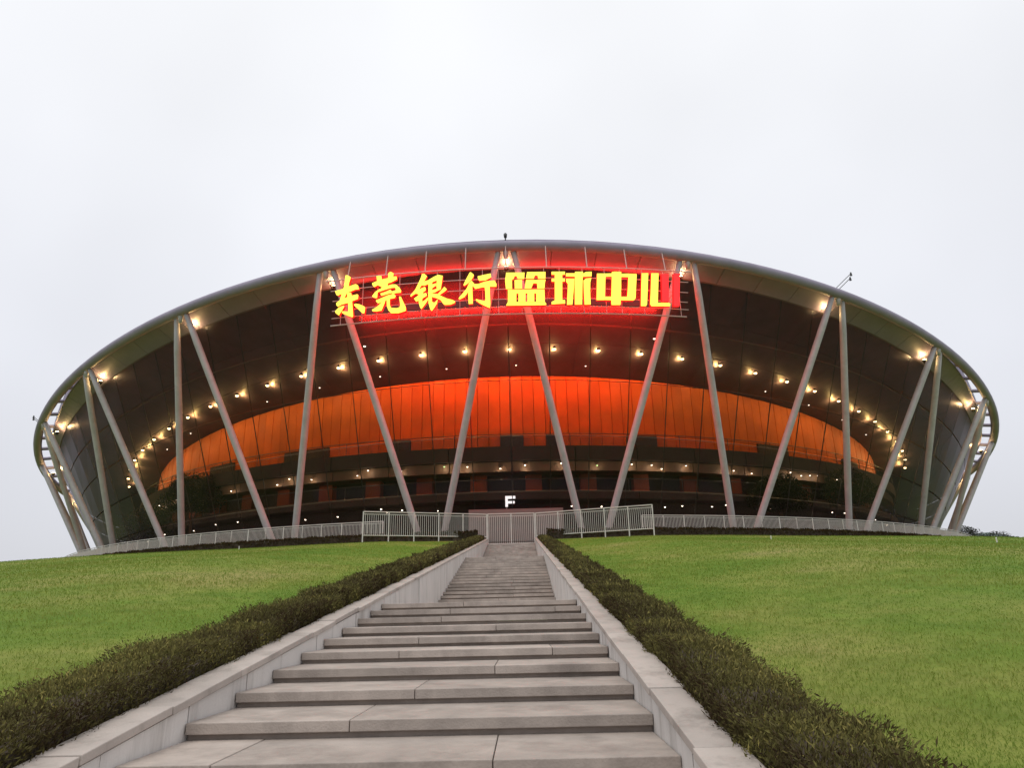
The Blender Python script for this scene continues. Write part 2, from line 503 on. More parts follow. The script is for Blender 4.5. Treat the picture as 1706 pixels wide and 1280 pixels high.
def ground_z(x, y):
    """Lawn height (camera level = 0) at a world x, y; accepts numpy arrays."""
    r = np.hypot(x, DC - y)
    q = (r - 59.9) / 51.7
    cone = np.where(r > 59.9, 5.3 - 6.55 * (0.8 * q + 0.2 * q * q), 5.3)
    w = np.clip((np.abs(x) - 2.3) / 6.5, 0, 1)
    w = w * w * (3 - 2 * w)
    side = np.minimum(-0.574 + 0.126 * (y - 5.12) - 0.09, 5.3)
    side = np.where(y < 0.5, np.minimum(side, cone), side)
    z = side * (1 - w) + cone * w
    return z + 0.05 * np.sin(x * 0.31 + 1.2) * np.sin(y * 0.23) * np.clip((np.abs(x) - 3) / 4, 0, 1) * np.clip((r - 61) / 4, 0, 1)


def z_coping(y):
    return -0.574 + 0.126 * (y - 5.12)


ORD = ['first', 'second', 'third', 'fourth', 'fifth', 'sixth', 'seventh', 'eighth', 'ninth', 'tenth', 'eleventh',
       'twelfth', 'thirteenth', 'fourteenth', 'fifteenth', 'sixteenth', 'seventeenth', 'eighteenth']


def where(k):
    return 'in the middle' if k == 0 else '%s to the %s of the middle' % (ORD[abs(k) - 1], 'right' if k > 0 else 'left')


# ------------------------------------------------------------------ ground, lawn, plaza
def disc(name, r0, r1, z, mname, rings, kind='structure', n=160):
    mb = MB()
    rs = [r0 + (r1 - r0) * (i / rings) ** 2 for i in range(rings + 1)]
    vs = [P(r, 2 * math.pi * k / n, z) for r in rs for k in range(n)]
    fs = [(i * n + k, i * n + (k + 1) % n, (i + 1) * n + (k + 1) % n, (i + 1) * n + k)
          for i in range(rings) for k in range(n)]
    mb.add(vs, fs)
    o = recalc(mb.build(name, mname))
    return tag(o, kind=kind)


Z_GROUND = z_lawn(122.0) - 0.02
g = disc('ground', 0.5, 6000, Z_GROUND, 'ground_field', 24)
pl = disc('plaza', 0.5, 58.3, 5.28, 'paving', 10)

EDGE = 1.80      # inner edge of the lawns, under the hedge beside the cheek walls


def lawn_half(sgn):
    rs = [58.0, 58.9, 59.9] + [59.9 + 62.1 * i / 70 for i in range(1, 71)]
    us = [(k / 120) ** 2.0 for k in range(121)]
    vs = []
    for r in rs:
        p0 = math.asin(EDGE / r)
        for u in us:
            th = p0 + (math.pi - p0) * u
            x, y, z = P(r, sgn * th, 0)
            vs.append((x, y, float(ground_z(x, y)) + ZC))
    n = len(us)
    fs = [(i * n + k, i * n + k + 1, (i + 1) * n + k + 1, (i + 1) * n + k) for i in range(len(rs) - 1) for k in range(n - 1)]
    o = MB().add(vs, fs).build('lawn', 'lawn_grass', smooth=True)
    return recalc(o)


for sg in (-1, 1):
    tag(lawn_half(sg), kind='structure')


def grass(n):
    """Loose blades standing in the near lawn on both sides of the stairs."""
    x = np.empty(0)
    y = np.empty(0)
    while len(x) < n:
        d = 2.5 + 46 * rng.random(n) ** 3.2
        a = rng.uniform(-R(47), R(47), n)
        xx = 0.7 + d * np.sin(a)
        yy = d * np.cos(a)
        k = (np.abs(xx + .06) > 2.32) & (yy > 0.5) & (np.hypot(xx, DC - yy) > 60.9)
        x = np.concatenate([x, xx[k]])
        y = np.concatenate([y, yy[k]])
    x, y = x[:n], y[:n]
    z = ground_z(x, y) + ZC
    patch = 0.5 + 0.2 * np.sin(x * 0.9 + 2 * np.sin(y * 0.6)) + 0.2 * np.sin(y * 1.3 + 1.5 * np.sin(x * 0.7)) + 0.15 * np.sin(x * 3.7 + 2 * np.sin(y * 2.9))
    dist = np.hypot(x - 0.7, y)
    ln = rng.uniform(0.016, 0.042, n) * (0.6 + 0.8 * patch) * np.clip(dist / 10, 1, 1.6)
    up = unit(np.stack([rng.normal(0, 1, n), rng.normal(0, 1, n), rng.uniform(.5, 1.6, n)], 1))
    nr = np.stack([rng.normal(0, .25, n), rng.normal(0, .25, n), np.ones(n)], 1)
    nr = unit(nr - up * np.sum(nr * up, 1, keepdims=True))
    cen = np.stack([x, y, z + ln * 0.5 * up[:, 2]], 1)
    tint = rng.random(n) * 0.40 + 0.55 * patch + rng.normal(0, .05, n)
    o = leaf_mesh('grass', cen, nr, up, ln, np.clip(dist * 0.0007, 0.004, 0.016), tint, 'grass_blade')
    tag(o, 'short green grass blades of the sloping lawns beside the stairs', 'grass', kind='stuff')


grass(300000)

# ------------------------------------------------------------------ staircase
XL, XR = -1.715, 1.59        # clear width between the cheek walls
stairs = thing('staircase', 'long stone staircase with three flights climbing to the white gate', 'stairs')


def tread(y0, y1, ztop, cuts, thick=0.075):
    xs = [XL] + sorted(cuts) + [XR]
    for a, b in zip(xs[:-1], xs[1:]):
        dz = random.uniform(-0.003, 0.003)
        dy = random.uniform(-0.005, 0.005)
        MB().box(a + 0.003, b - 0.003, y0 + dy, y1, ztop + ZC - thick + dz, ztop + ZC + dz).build(
            'tread_slab', 'stone_tread', stairs, bevel=0.006)


def flight(y0, z0, n, run, rise, pieces):
    """n steps; the first nosing at y0 has its top at z0 (camera level = 0)."""
    for i in range(n):
        y, z = y0 + i * run, z0 + i * rise
        k = pieces if isinstance(pieces, int) else pieces[i % len(pieces)]
        base = random.uniform(-0.6, 0.6)
        cuts = [base] if k == 2 else ([] if k == 1 else [base - 0.9, base + 0.75])
        tread(y, y + run + 0.045, z, cuts, min(0.078, rise * 0.66))
        MB().box(XL + 0.004, XR - 0.004, y + 0.05, y + 0.16, z + ZC - rise - 0.01, z + ZC - min(0.078, rise * 0.66) - 0.001).build(
            'riser', 'stone_riser', stairs)


flight(4.65 - 9 * 0.9, -0.81 - 9 * 0.117, 18, 0.9, 0.117, [2, 3, 2, 2])      # lower flight
LAND1 = -0.81 + 9 * 0.117
for i in range(8):
    y0 = 12.75 + i * 0.98
    tread(y0, y0 + 0.976, LAND1, [random.uniform(-.5, .5)])
MB().box(XL + .004, XR - .004, 12.80, 12.91, LAND1 + ZC - 0.127, LAND1 + ZC - 0.07).build('riser', 'stone_riser', stairs)
flight(20.55, LAND1 + 0.128, 17, 0.65, 0.128, 2)                                   # middle flight
LAND2 = LAND1 + 17 * 0.128
for i in range(8):
    y0 = 20.55 + 17 * 0.65 + 0.05 + i * 0.98
    tread(y0, y0 + 0.976, LAND2 + 0.0, [random.uniform(-.5, .5)])
flight(39.5, LAND2 + 0.1225, 20, 0.6, 0.1225, 2)                              # top flight
LAND3 = LAND2 + 20 * 0.1225
for i in range(2):
    y0 = 51.5 + 0.05 + i * 0.98
    tread(y0, y0 + 0.976, LAND3, [random.uniform(-.5, .5)])


def z_stair(y):
    if y < 12.75:
        return -0.81 + 0.117 * math.floor((y - 4.65) / 0.9)
    if y < 20.55:
        return LAND1
    if y < 31.6:
        return LAND1 + 0.128 * (math.floor((y - 20.55) / 0.65) + 1)
    if y < 39.5:
        return LAND2
    return min(LAND3, LAND2 + 0.1225 * (math.floor((y - 39.5) / 0.6) + 1))


# ------------------------------------------------------------------ cheek walls
for sg, nm in ((-1, 'left'), (1, 'right')):
    t = thing('cheek_wall', 'low white cheek wall with sloping stone coping along the %s edge of the stairs' % nm, 'wall')
    SH = 0.0 if sg < 0 else 0.125
    x0, x1 = sg * (1.72 - SH), sg * (1.90 - SH)
    y = -3.6
    while y < 51.2:
        L = random.choice((0.9, 1.1, 1.25))
        y2 = min(51.4, y + L)
        zb = min(z_stair(y), z_stair(y2)) - 0.2 + ZC
        j = random.uniform(-0.005, 0.004)
        a, b = sorted((x0 + sg * j, x1))
        za, zbk = z_coping(y) + ZC - 0.070, z_coping(y2) + ZC - 0.070
        MB().hexa([(a, y + .007, zb), (b, y + .007, zb), (b, y2 - .007, zb), (a, y2 - .007, zb),
                   (a, y + .007, za), (b, y + .007, za), (b, y2 - .007, zbk), (a, y2 - .007, zbk)]).build(
            'wall_panel', 'wall_render', t)
        y = y2
    y = -3.6
    while y < 51.3:
        L = random.uniform(0.95, 1.35)
        y2 = min(51.45, y + L)
        ji, jo, jz = random.uniform(-.008, .008), random.uniform(-.014, .022), random.uniform(-.006, .006)
        a, b = 1.693 - SH + ji, 1.955 - SH + jo
        if sg < 0:
            a, b = -b, -a
        za, zbk = z_coping(y) + ZC + jz, z_coping(y2) + ZC + jz + random.uniform(-.004, .004)
        MB().hexa([(a, y + .005, za - .056), (b, y + .005, za - .056), (b, y2 - .005, zbk - .056), (a, y2 - .005, zbk - .056),
                   (a, y + .005, za), (b, y + .005, za), (b, y2 - .005, zbk), (a, y2 - .005, zbk)]).build(
            'coping_stone', 'coping', t, bevel=0.006)
        y = y2


# ------------------------------------------------------------------ hedges
def stair_hedge(sg, nm):
    t = thing('hedge', 'clipped brown-green hedge running up beside the %s cheek wall' % nm, 'hedge')
    X0, X1 = (1.945, 2.60) if sg < 0 else (1.82, 2.42)
    ys = np.linspace(-3.4, 50.6, 30001)
    dens = 9000 * np.minimum(1, 6.0 / np.maximum(np.abs(ys), 2.5)) * np.clip((ys + 3.4) / 5, 0.15, 1)
    cdf = np.cumsum(dens)
    n = int(cdf[-1] * (ys[1] - ys[0]))
    y = np.interp(rng.random(n) * cdf[-1], cdf, ys)
    dist = np.maximum(np.abs(y), 4)
    lump = 0.03 * np.sin(y * 2.3) + 0.025 * np.sin(y * 5.1 + 1) + 0.02 * np.sin(y * 11.3 + 2)
    zc = -0.574 + 0.126 * (y - 5.12)
    top = zc + (0.22 if sg < 0 else 0.16) + lump * 0.8
    bot = zc - 0.14
    face = rng.random(n)
    u = rng.random(n)
    x = np.where(face < .5, X0 + (X1 - X0) * u, np.where(face < .82, X0 + 0.05 * rng.random(n), X1 - 0.05 * rng.random(n)))
    z = np.where(face < .5, top - 0.07 * rng.random(n) ** 1.5, bot + (top - bot) * u)
    rx = np.abs((x - (X0 + X1) / 2) / ((X1 - X0) / 2))
    z = np.where(face < .5, z - 0.09 * rx ** 4, z)
    x = x + np.where(face >= .5, lump * 0.5, 0) + rng.normal(0, .018, n)
    stray = rng.random(n) < 0.008
    z = z + rng.normal(0, .018, n) + stray * rng.uniform(0, .10, n)
    cen = np.stack([sg * x, y, z + ZC], 1)
    out = np.stack([sg * np.where(face < .5, rng.normal(0, .6, n), np.where(face < .82, -1, 1)), rng.normal(0, .5, n),
                    np.where(face < .5, 1.0, .3)], 1)
    up = unit(out * 0.8 + rng.normal(0, .55, (n, 3)) + np.array([0, 0, .5]))
    nr = unit(rng.normal(0, 1, (n, 3)))
    nr = unit(nr - up * np.sum(nr * up, 1, keepdims=True))
    sc = np.clip(dist / 7, 1, 4.5)
    ln = rng.uniform(.022, .052, n) * sc
    wd = rng.uniform(.006, .012, n) * sc
    clump = 0.5 + 0.5 * np.sin(y * 3.1 + 4 * x + 2 * np.sin(y * 1.7))
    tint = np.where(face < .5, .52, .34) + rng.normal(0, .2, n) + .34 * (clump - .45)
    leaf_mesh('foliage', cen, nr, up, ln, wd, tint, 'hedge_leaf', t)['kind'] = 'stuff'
    core = MB()
    for i in range(54):
        a, b = -3.3 + i, -3.3 + i + 0.99
        xa, xb = sorted((sg * (X0 + .06), sg * (X1 - .06)))
        for (p, q) in ((a, b),):
            core.hexa([(xa, p, z_coping(p) - .3 + ZC), (xb, p, z_coping(p) - .3 + ZC), (xb, q, z_coping(q) - .3 + ZC), (xa, q, z_coping(q) - .3 + ZC),
                       (xa, p, z_coping(p) + .06 + ZC), (xb, p, z_coping(p) + .06 + ZC), (xb, q, z_coping(q) + .06 + ZC), (xa, q, z_coping(q) + .06 + ZC)])
    core.build('twig_core', 'soil', t)


stair_hedge(-1, 'left')
stair_hedge(1, 'right')


def ring_hedge(sg, nm):
    t = thing('low_hedge', 'thin dark low hedge along the lawn crest under the fence, %s half' % nm, 'hedge')
    t0, t1 = R(2.3), R(88)
    n = 70000
    th = t0 + (t1 - t0) * rng.random(n)
    r = 60.5 + rng.uniform(-.3, .3, n)
    z = 5.15 + 0.68 * rng.random(n) ** .6 + .03 * np.sin(th * 190) + rng.normal(0, .015, n)
    cen = np.stack([sg * r * np.sin(th), DC - r * np.cos(th), z + ZC], 1)
    up = unit(rng.normal(0, .6, (n, 3)) + np.array([0, 0, .9]))
    nr = unit(np.cross(up, rng.normal(0, 1, (n, 3))))
    leaf_mesh('foliage', cen, nr, up, rng.uniform(.10, .2, n), rng.uniform(.04, .08, n), rng.normal(.12, .15, n), 'hedge_leaf', t)['kind'] = 'stuff'
    mb = MB()
    N = 120
    for i in range(N):
        a, b = sg * (t0 + (t1 - t0) * i / N), sg * (t0 + (t1 - t0) * (i + 1) / N)
        mb.hexa([P(60.3, a, 5.0), P(60.7, a, 5.0), P(60.7, b, 5.0), P(60.3, b, 5.0),
                 P(60.3, a, 5.68), P(60.7, a, 5.68), P(60.7, b, 5.68), P(60.3, b, 5.68)])
    recalc(mb.build('twig_core', 'soil', t))


ring_hedge(-1, 'left')
ring_hedge(1, 'right')

# ------------------------------------------------------------------ arena
arena = thing('sports_arena', 'large round arena with leaning steel columns, dark glass and orange inner wall', 'arena')
NB = 28
DL = 2 * math.pi / NB


def sector(mb, r0, r1, z0, z1, a0, a1, n, mi=0):
    """Ring sector; z0,z1 constants or functions of the angle."""
    f0 = z0 if callable(z0) else (lambda t: z0)
    f1 = z1 if callable(z1) else (lambda t: z1)
    vs = []
    for i in range(n + 1):
        a = a0 + (a1 - a0) * i / n
        vs += [P(r0, a, f0(a)), P(r1, a, f0(a)), P(r1, a, f1(a)), P(r0, a, f1(a))]
    fs = []
    for i in range(n):
        p, q = 4 * i, 4 * i + 4
        fs += [(p + k, p + (k + 1) % 4, q + (k + 1) % 4, q + k) for k in range(4)]
    if abs(a1 - a0) < 2 * math.pi - 1e-6:
        fs += [(0, 1, 2, 3), (4 * n + 3, 4 * n + 2, 4 * n + 1, 4 * n)]
    return mb.add(vs, fs, mi)


# ring beam (tube), its roof sheet and the struts that tie them
MB().pipe([P(63.05, 2 * math.pi * k / 224, z_ring(2 * math.pi * k / 224)) for k in range(224)], 0.42, 14, True).build(
    'ring_beam', 'ring_steel', arena, smooth=True)
GT = 61.0


def eave(a):
    """Eave radius: tight to the ring in front, drawn back with an open gap at the flanks."""
    f = abs((a + math.pi) % (2 * math.pi) - math.pi)
    t = min(1, max(0, (f - R(38)) / R(16)))
    return 62.62 - 0.8 * t * t * (3 - 2 * t)


mb = MB()
N = 168
rows = [(None, 0.76), (58, 1.5), (50, 2.7), (36, 4.4), (18, 5.6), (0.5, 6.0)]
vs = []
for rr, up_ in rows:
    for k in range(N):
        a = 2 * math.pi * k / N
        rq = rr or eave(a)
        q = (rq / 63.05) ** 2
        vs.append(P(rq, a, 26.72 + up_ - 9.8 * S(a) ** 2 * q))
fs = [(i * N + k, i * N + (k + 1) % N, (i + 1) * N + (k + 1) % N, (i + 1) * N + k) for i in range(len(rows) - 1) for k in range(N)]
mb.add(vs, fs)
recalc(mb.build('roof', 'roof_sheet', arena, smooth=True))
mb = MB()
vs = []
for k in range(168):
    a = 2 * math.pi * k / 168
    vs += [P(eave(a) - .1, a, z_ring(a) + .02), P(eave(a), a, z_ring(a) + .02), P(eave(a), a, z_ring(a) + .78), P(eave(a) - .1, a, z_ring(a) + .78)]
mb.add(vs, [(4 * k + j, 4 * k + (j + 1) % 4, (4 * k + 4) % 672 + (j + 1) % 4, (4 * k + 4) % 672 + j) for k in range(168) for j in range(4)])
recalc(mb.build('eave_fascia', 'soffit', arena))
for k in range(NB * 4):
    a = (k + 0.5) * DL / 4
    if S(a / 2) ** 2 > 0.62:
        continue
    MB().tube(P(62.8, a, z_ring(a) + .05), P(eave(a) - .05, a, z_ring(a) + 0.22), 0.20, n=8).build('strut', 'ring_steel', arena)


def z_soffit(r, a):
    return z_ring(a) - 0.70 + 0.74 * (r - GT) / (eave(a) - GT)


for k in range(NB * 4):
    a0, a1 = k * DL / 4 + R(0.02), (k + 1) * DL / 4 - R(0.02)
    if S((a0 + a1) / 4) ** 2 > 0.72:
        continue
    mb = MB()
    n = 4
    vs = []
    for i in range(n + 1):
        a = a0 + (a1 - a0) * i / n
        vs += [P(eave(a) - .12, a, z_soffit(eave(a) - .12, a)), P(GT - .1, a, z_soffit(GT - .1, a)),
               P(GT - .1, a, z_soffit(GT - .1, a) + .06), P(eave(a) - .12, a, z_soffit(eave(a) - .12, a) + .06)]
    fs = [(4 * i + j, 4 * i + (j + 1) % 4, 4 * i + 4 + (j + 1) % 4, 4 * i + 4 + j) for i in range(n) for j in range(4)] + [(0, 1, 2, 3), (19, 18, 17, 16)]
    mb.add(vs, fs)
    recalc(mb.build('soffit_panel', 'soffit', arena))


# inner ceiling from the glass head to the bowl
def z_ceil(r, a):
    t = (GT - r) / (GT - 49.8)
    return (z_ring(a) - 0.72) * (1 - t) + (z_bowl(a) + 0.05) * t


for k in range(NB * 2):
    a0, a1 = k * DL / 2 + R(.01), (k + 1) * DL / 2 - R(.01)
    if S((a0 + a1) / 4) ** 2 > 0.72:
        continue
    for (ra, rb) in ((GT - .06, 57.2), (57.16, 53.6), (53.56, 49.7)):
        vs = []
        for i in range(7):
            a = a0 + (a1 - a0) * i / 6
            vs += [P(ra, a, z_ceil(ra, a)), P(rb, a, z_ceil(rb, a)), P(rb, a, z_ceil(rb, a) + .12), P(ra, a, z_ceil(ra, a) + .12)]
        fs = [(4 * i + j, 4 * i + (j + 1) % 4, 4 * i + 4 + (j + 1) % 4, 4 * i + 4 + j) for i in range(6) for j in range(4)] + [(0, 1, 2, 3), (27, 26, 25, 24)]
        recalc(MB().add(vs, fs).build('ceiling_panel', 'ceiling', arena))

# leaning columns in pairs: feet between the nodes, heads at the nodes
for k in range(NB):
    a = k * DL
    for s in (-1, 1):
        af = a + s * (DL / 2 - 0.75 / 55.8)
        top = P(62.85, a + s * 0.009, z_ring(a) - 0.3)
        bot = P(55.7, af, 5.24)
        MB().tube(bot, top, 0.23, 0.20, 16, mid=0.275).build('leaning_column', 'steel_grey', arena, smooth=True)
    MB().tube(P(62.85, a, z_ring(a) - 0.95), P(62.95, a, z_ring(a) - 0.1), 0.14, 0.26, 10).build('column_head', 'steel_grey', arena, smooth=True)

# glass facade: panes with mullions
GB = 53.8


def G(u, a, off=0.0):
    """Point on the facade: u 0 (floor) .. 1 (head)."""
    r = GB + (GT - .12 - GB) * u
    return Vector(P(r + off, a, 5.28 + (z_soffit(GT, a) - 5.28 - .02) * u))


ROWS, COLS = 5, 28
PA = 2 * R(88) / (COLS * 2)
for c in range(-COLS, COLS):
    a0, a1 = c * PA, (c + 1) * PA
    for r_ in range(ROWS):
        u0, u1 = r_ / ROWS + .004, (r_ + 1) / ROWS - .004
        q = [G(u0, a0), G(u0, a1), G(u1, a1), G(u1, a0)]
        MB().add(q, [(0, 1, 2, 3)]).build('glass_pane', 'facade_glass', arena)
    m0, m1 = G(0, a0, -.10), G(1, a0, -.10)
    MB().tube(m0, m1, 0.045, n=4).build('mullion', 'mullion', arena)
for r_ in range(1, ROWS):
    MB().pipe([G(r_ / ROWS, -R(88) + R(176) * i / 56, -.09) for i in range(57)], 0.035, 4).build('transom', 'mullion', arena)
mb = MB()
for i in range(60):
    a0, a1 = R(88) + R(184) * i / 60, R(88) + R(184) * (i + 1) / 60
    mb.add([G(0, a0), G(0, a1), G(1, a1), G(1, a0)], [(0, 1, 2, 3)])
mb.build('rear_glazing', 'facade_glass', arena)

# seating bowl seen through the glass
mb = MB()
sector(mb, 48.6, 49.4, 5.2, lambda a: z_bowl(a) + .02, 0, 2 * math.pi, 180)
recalc(mb.build('bowl_wall', 'bowl_dark', arena))
PW = R(1.15)
DOORS = {-11: 2, -22: 5, -33: 4, -42: 3, -56: 4, -1: 1, 0: 1, 3: 1, 11: 2, 24: 4, 38: 4, 51: 4}
for k in range(-66, 66):
    a0, a1 = k * PW + R(.025), (k + 1) * PW - R(.025)
    am = (a0 + a1) / 2
    ro, ri = 50.02 + (k % 2) * .02, 49.6
    mb = MB()
    lean = 0.55
    zt = z_bowl(am) - .02
    mb.hexa([P(ri, a0, 13.85), P(ro, a0, 13.85), P(ro, a1, 13.85), P(ri, a1, 13.85),
             P(ri, a0, z_bowl(a0) - .02), P(ro, a0, z_bowl(a0) - .02), P(ro, a1, z_bowl(a1) - .02), P(ri, a1, z_bowl(a1) - .02)])
    recalc(mb.build('orange_panel', 'orange_panel', arena))
for k0, w in DOORS.items():
    mb = MB()
    sector(mb, 49.9, 50.26, 13.8, 15.2, k0 * PW, (k0 + w) * PW, 4)
    recalc(mb.build('dark_doorway', 'slab_dark', arena))


def ring_part(name, mname, r0, r1, z0, z1, step, span=R(84), gap=R(.04), n=4):
    k = int(round(2 * span / step))
    for i in range(k):
        a0 = -span + i * step + gap
        a1 = -span + (i + 1) * step - gap
        mb = MB()
        sector(mb, r0, r1, z0, z1, a0, a1, n)
        recalc(mb.build(name, mname, arena))


ring_part('gallery_slab', 'slab_dark', 49.0, 51.8, 12.62, 13.85, R(6))
ring_part('gallery_fascia', 'fascia_beige', 49.0, 51.4, 11.75, 12.58, R(6))
ring_part('lower_slab', 'slab_dark', 48.0, 51.6, 9.35, 10.0, R(6))
ring_part('lobby_wall', 'bowl_dark', 47.0, 47.6, 5.29, 11.7, R(6))
for i in range(-13, 14):
    a = (i + .38) * R(5.45)
    mb = MB()
    sector(mb, 48.7, 50.1, 10.05, 11.72, a - R(.8), a + R(.8), 2)
    recalc(mb.build('orange_pier', 'pier_orange', arena))
for i in range(-15, 15):                          # balustrades
    a0, a1 = i * R(5.5) + R(.05), (i + 1) * R(5.5) - R(.05)
    for rr, zz in ((51.7, 13.85), (51.5, 10.0)):
        vs = [P(rr, a0 + (a1 - a0) * j / 3, zz + h) for h in (0.06, 1.0) for j in range(4)]
        MB().add(vs, [(j, j + 1, 5 + j, 4 + j) for j in range(3)]).build('balustrade_pane', 'balustrade_glass', arena)
        MB().tube(P(rr, a0, zz), P(rr, a0, zz + 1.05), .035, n=6).build('balustrade_post', 'mullion', arena)
for zz, rr in ((13.85, 51.7), (10.0, 51.5)):
    MB().pipe([P(rr, -R(82.5) + R(165) * j / 90, zz + 1.06) for j in range(91)], .035, 6).build('handrail', 'mullion', arena)
mb = MB()
sector(mb, 40, 54.0, 5.29, 5.31, -R(100), R(100), 100)
recalc(mb.build('lobby_floor', 'lobby_floor', arena))


# ------------------------------------------------------------------ lamps
def point(name, loc, power, col, rad, parent):
    ld = bpy.data.lights.new(name, 'POINT')
    ld.energy = power
    ld.color = col
    ld.shadow_soft_size = rad
    o = bpy.data.objects.new(name, ld)
    COL.objects.link(o)
    o.location = loc
    o.parent = parent
    return o


WARM = (1.0, 0.62, 0.24)


def lamp(name, label, cat, group, r, a, z, size, lens, power=0, drop=0.5, col=WARM, glow=0):
    """Round luminaire: housing, lens below it and its own light."""
    t = thing(name, label, cat, group)
    MB().tube(P(r, a, z + size * 1.6), P(r, a, z), size * .55, size * 1.05, 10).build('housing', 'black_metal', t, smooth=True)
    m = MB()
    ring = []
    for j in range(4):
        ph = j / 3 * math.pi / 2
        rr = size * Cc(ph)
        ring.append([(P(r, a, z)[0] + rr * Cc(2 * math.pi * k / 10), P(r, a, z)[1] + rr * S(2 * math.pi * k / 10), z + ZC - .01 - size * .8 * S(ph)) for k in range(10)])
    m.add([p for q in ring for p in q], [(j * 10 + k, j * 10 + (k + 1) % 10, (j + 1) * 10 + (k + 1) % 10, (j + 1) * 10 + k) for j in range(3) for k in range(10)])
    m.build('lens', lens, t, smooth=True)
    if glow:
        point('lamp_light', P(r + .15, a, z - .2), glow, (1, .8, .55), .06, t)
    if power:
        point('lamp_glow', P(r - .55, a, z + .04), power * .48, (1.0, .66, .20), 0.05, t)
        ld = bpy.data.lights.new('lamp_beam', 'SPOT')
        ld.energy, ld.color, ld.shadow_soft_size = power, col, .12
        ld.spot_size, ld.spot_blend = R(130), 0.6
        o = bpy.data.objects.new('lamp_beam', ld)
        COL.objects.link(o)
        p0, p1 = Vector(P(r, a, z - drop)), Vector(P(49.6, a, z - 9.0))
        o.location = p0
        o.rotation_euler = (p0 - p1).to_track_quat('Z', 'Y').to_euler()
        o.parent = t
    return t


for k in range(-16, 17):
    a = R(4.15) * k
    lamp('ceiling_lamp', 'warm lamp of the main ceiling arc, ' + where(k), 'lamp', 'main arc of ceiling lamps',
         53.5, a, z_ceil(53.5, a) - .46, 0.15, 'lamp_lens', 255 * random.uniform(.7, 1.25), 0.30)
for k in range(-7, 8):
    a = R(6.9) * k + R(.6)
    lamp('ceiling_spot', 'small ceiling spot just below the main lamp arc, ' + where(k), 'lamp', 'small spots below the lamp arc',
         51.5, a, z_ceil(51.5, a) - .3, 0.07, 'lamp_lens_white')
for sg, nm in ((-1, 'left'), (1, 'right')):
    a = sg * R(13.1)
    lamp('ceiling_spot', 'lone ceiling spot above the lamp arc, %s of the sign middle' % nm, 'lamp', 'lone spots above the lamp arc',
         55.1, a, z_ceil(55.1, a) - .3, 0.11, 'lamp_lens_white')
rnd = random.Random(3)
nl, nr_ = 0, 0
spots = sorted([-52, -47, -43.5, -41.8, -38, -31, -24.4, -22.9, -20.2, -15.1, -14, -10.6, -6.4, -5.2, -4.2, -1.1, 1.2, 4.6, 8, 11.4, 13.4, 14.4, 17, 21.4, 22.4, 24.6, 30, 31.6, 33, 34.4, 38, 44])
for d in spots:
    if d < 0:
        lab = 'left'
        cnt = sum(1 for q in spots if d <= q < 0)
    else:
        lab = 'right'
        cnt = sum(1 for q in spots if 0 < q <= d)
    lamp('gallery_downlight', 'small bright downlight under the gallery edge, %s to the %s of the middle' % (ORD[cnt - 1], lab), 'lamp', 'gallery downlights',
         51.7, R(d), 12.1 + rnd.uniform(-.2, .3), 0.075, 'lamp_lens_green' if d in (8, -6.4) else 'lamp_lens_white', glow=15)
low = [-50, -44, -37, -33, -29.5, -21.6, -20.6, -17, -12.5, -11.9, -10.4, -7, 5.4, 8.2, 14.4, 16.2, 19.4, 21, 26.4, 28, 36, 38.4, 46, 50]
for d in low:
    if d < 0:
        lab, cnt = 'left', sum(1 for q in low if d <= q < 0)
    else:
        lab, cnt = 'right', sum(1 for q in low if 0 < q <= d)
    lamp('lobby_downlight', 'small low lobby light just above the fence, %s to the %s of the middle' % (ORD[cnt - 1], lab), 'lamp', 'low lobby lights',
         51.7, R(d), 8.7 + rnd.uniform(-.25, .3), 0.075, 'lamp_lens_white', glow=14)

# flood lamps at the column heads
for k in range(-6, 7):
    a = k * DL
    t = thing('floodlight', 'warm floodlight at the column head %s' % where(k), 'floodlight', 'floodlights at the column heads')
    c = Vector(P(61.6, a, z_ring(a) - 1.05))
    MB().tube(c + Vector((0, 0, -.28)), c, .12, .22, 10).build('housing', 'black_metal', t, smooth=True)
    MB().tube(c, c + Vector((0, 0, .10)), .19, .12, 10).build('lens', 'lamp_lens', t, smooth=True)
    MB().tube(c + Vector((0, 0, -.2)), P(62.5, a, z_ring(a) - 1.05), .05, n=6).build('bracket', 'steel_grey', t)
    point('lamp_light', c + Vector((0, 0, .32)), 95, (1.0, 0.66, 0.25), .1, t)

# ------------------------------------------------------------------ illuminated sign
SR = 64.0
sign = thing('illuminated_sign', 'curved rooftop sign of eight glowing yellow Chinese characters on red framework', 'sign')


def SP(s, z, off=0.0):
    a = s / 63.6
    r = SR + off
    return Vector((r * S(a), DC - r * Cc(a), z))


for nm, strokes in GLYPHS.items():
    mb = MB()
    for i, poly in enumerate(strokes):
        pts = [(x / 100.0, z / 100.0) for x, z in poly]
        area = sum(pts[j][0] * pts[(j + 1) % len(pts)][1] - pts[(j + 1) % len(pts)][0] * pts[j][1] for j in range(len(pts)))
        if area < 0:
            pts = pts[::-1]
        n = len(pts)
        f = 0.13 + i * 0.004
        b = -0.10 - i * 0.003
        front = [SP(x, z, f) for x, z in pts]
        back = [SP(x, z, b) for x, z in pts]
        unlit = (nm == 'xin' and i >= 2)
        mb.add(front, [tuple(range(n))], 3 if unlit else 0)
        mb.add(back, [tuple(range(n - 1, -1, -1))], 2)
        mb.add(front + back, [(j, n + j, n + (j + 1) % n, (j + 1) % n) for j in range(n)], 1)
    o = mb.build('sign_character', ['led_yellow', 'led_red_return', 'led_red_back', 'led_red_face'], sign)
mb = MB()                                        # added emissive strip behind the characters, reddening glass and ceiling
